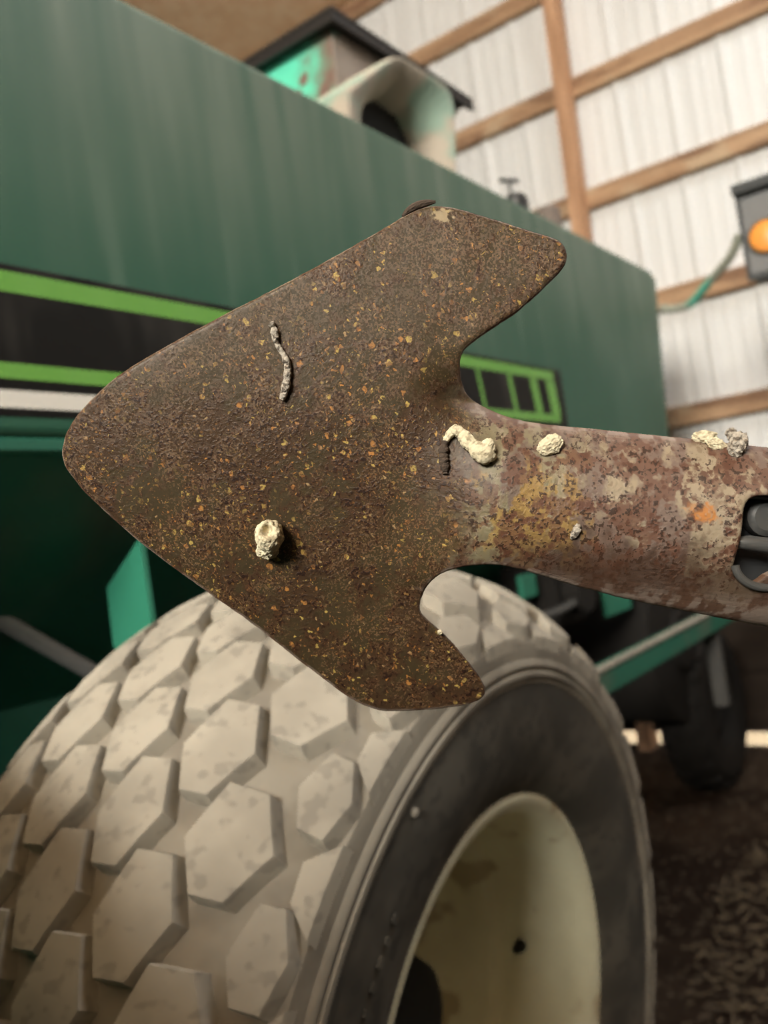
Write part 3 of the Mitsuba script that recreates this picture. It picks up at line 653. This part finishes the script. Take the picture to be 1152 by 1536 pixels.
# ---------------- dried mud stuck to it
def blob(u, v, w, ru, rv, rw, seed, ang=0.0, rough=.28, freq=260.0, sub=4, mod=None):
    s = trimesh.creation.icosphere(sub); V = s.vertices.copy()
    k = 1 + rough * (meshkit.fbm(V * 1.7 + seed * 3.1, 3, seed) - .5) * 2 + rough * .5 * (meshkit.fbm(V * 5.5 + seed, 2, seed + 5) - .5) * 2
    V = V * k[:, None]
    if mod is not None: V = mod(V)
    c, sn = math.cos(ang), math.sin(ang)
    x, y = V[:, 0] * ru, V[:, 1] * rv
    uu, vv = u + c * x - sn * y, v + sn * x + c * y
    base = on_sweep(np.full(len(V), u), np.full(len(V), v), w)
    # follow the sheet below so that the clod sits on it
    s.vertices = SO + uu[:, None] * SX + vv[:, None] * SY + (hgt(np.full(len(V), u), np.full(len(V), v)) + w + V[:, 2] * rw)[:, None] * SZ
    return s
def strand(uvs, rad, n=60, sq=.75, seed=1, lift=.75, noise_=.30):
    q = spline(uvs, n); s = np.linspace(0, 1, n)
    r = np.interp(s, np.linspace(0, 1, len(rad)), rad) * (1 + noise_ * (meshkit.fbm(np.c_[s * 16 + seed, s * 0, s * 0], 3, seed) - .5) * 2)
    m = tube(on_sweep(q[:, 0], q[:, 1], r * lift), r, 14)
    V = m.vertices; m.vertices = V + .00035 * (meshkit.fbm((V - SO) * 650, 3, seed)[:, None] - .5) * 2 * m.vertex_normals
    return m
obj("mud_strand", strand([(-.0267, .0572), (-.0245, .0526), (-.0232, .0484), (-.0205, .0449), (-.0181, .0407), (-.0174, .0364), (-.0176, .0312), (-.0188, .0248)], [.0015, .0016, .0012, .0013, .0016, .0019, .0017, .0018, .0012], 90, seed=4, lift=.9), "m_grey_mud", smooth=60,
    label="thin grey crooked strand of dried mud on the middle of the rusty blade", cat="dried mud")
def dent(V):
    V = V.copy()
    d = np.hypot(V[:, 0] + .05, V[:, 1] - .35); top = V[:, 2] > 0
    V[:, 2] -= np.where(top, .75 * np.exp(-(d / .33) ** 2), 0)
    V[:, 0] *= 1 - .30 * np.clip(-V[:, 1] - .2, 0, 1)
    return V
cl = blob(-.0196, -.0365, .0070, .0066, .0074, .0105, 3, 0.0, .16, mod=dent)
cl2 = blob(-.0203, -.0425, .0045, .0048, .0048, .0062, 8, .5, .35)
cl3 = blob(-.0200, -.0385, .0015, .0046, .0056, .0040, 9, .2, .3)
obj("mud_clod", trimesh.util.concatenate([cl, cl2, cl3]), "m_pale_mud", smooth=60, label="pale cream clod of dried mud with a hollow top standing on the lower blade", cat="dried mud")
worm = strand([(.0551, .0130), (.0562, .0162), (.0592, .0186), (.0625, .0166), (.0657, .0133), (.0693, .0106), (.0722, .0088), (.0750, .0104)], [.0013, .0021, .0025, .0030, .0032, .0037, .0043, .0036], 90, seed=2, lift=.8, noise_=.22)
lobe = blob(.0738, .0125, .0034, .0030, .0036, .0034, 5, .3, .25)
wk = obj("mud_curl", trimesh.util.concatenate([worm, lobe]), "m_pale_mud", smooth=60, label="curled cream strand of dried mud with a dark tail where the blade meets the stem", cat="dried mud")
obj("dark_tail", strand([(.0566, -.0010), (.0560, .0018), (.0551, .0050), (.0546, .0090), (.0550, .0135)], [.0012, .0018, .0022, .0022, .0016], 40, seed=6, lift=.6), "m_dark_mud", wk, smooth=60)
obj("mud_lump", blob(.1006, .0160, .0020, .0058, .0040, .0040, 6, .62, .30), "m_pale_mud", smooth=60, label="small oval cream lump of dried mud on top of the stem", cat="dried mud")
obj("mud_flake", trimesh.util.concatenate([blob(.1672, .0262, .0018, .0052, .0030, .0028, 12, .10, .35), blob(.1712, .0232, .0012, .0042, .0026, .0024, 14, -.3, .4)]), "m_pale_mud", smooth=60, label="flat cream flake of dried mud on the top edge of the rusty stem", cat="dried mud")
obj("mud_nugget", trimesh.util.concatenate([blob(.1792, .0235, .0030, .0040, .0052, .0046, 15, -.25, .35), blob(.1782, .0285, .0030, .0022, .0028, .0026, 17, .1, .3)]), "m_grey_mud", smooth=60, label="upright grey pointed lump of dried mud near the hole in the stem", cat="dried mud")
obj("mud_sliver", strand([(.1152, -.0172), (.1148, -.0195), (.1142, -.0215), (.1132, -.0238)], [.0009, .0017, .0017, .0008], 30, seed=9, lift=.5), "m_grey_mud", smooth=60, label="tiny grey sliver of dried mud low on the stem", cat="dried mud")
obj("mud_crumb", blob(.0632, -.0748, .0006, .0013, .0012, .0012, 19, 0, .3, sub=3), "m_pale_mud", smooth=60, label="tiny cream crumb of dried mud on the inner edge of the lower wing", cat="dried mud")
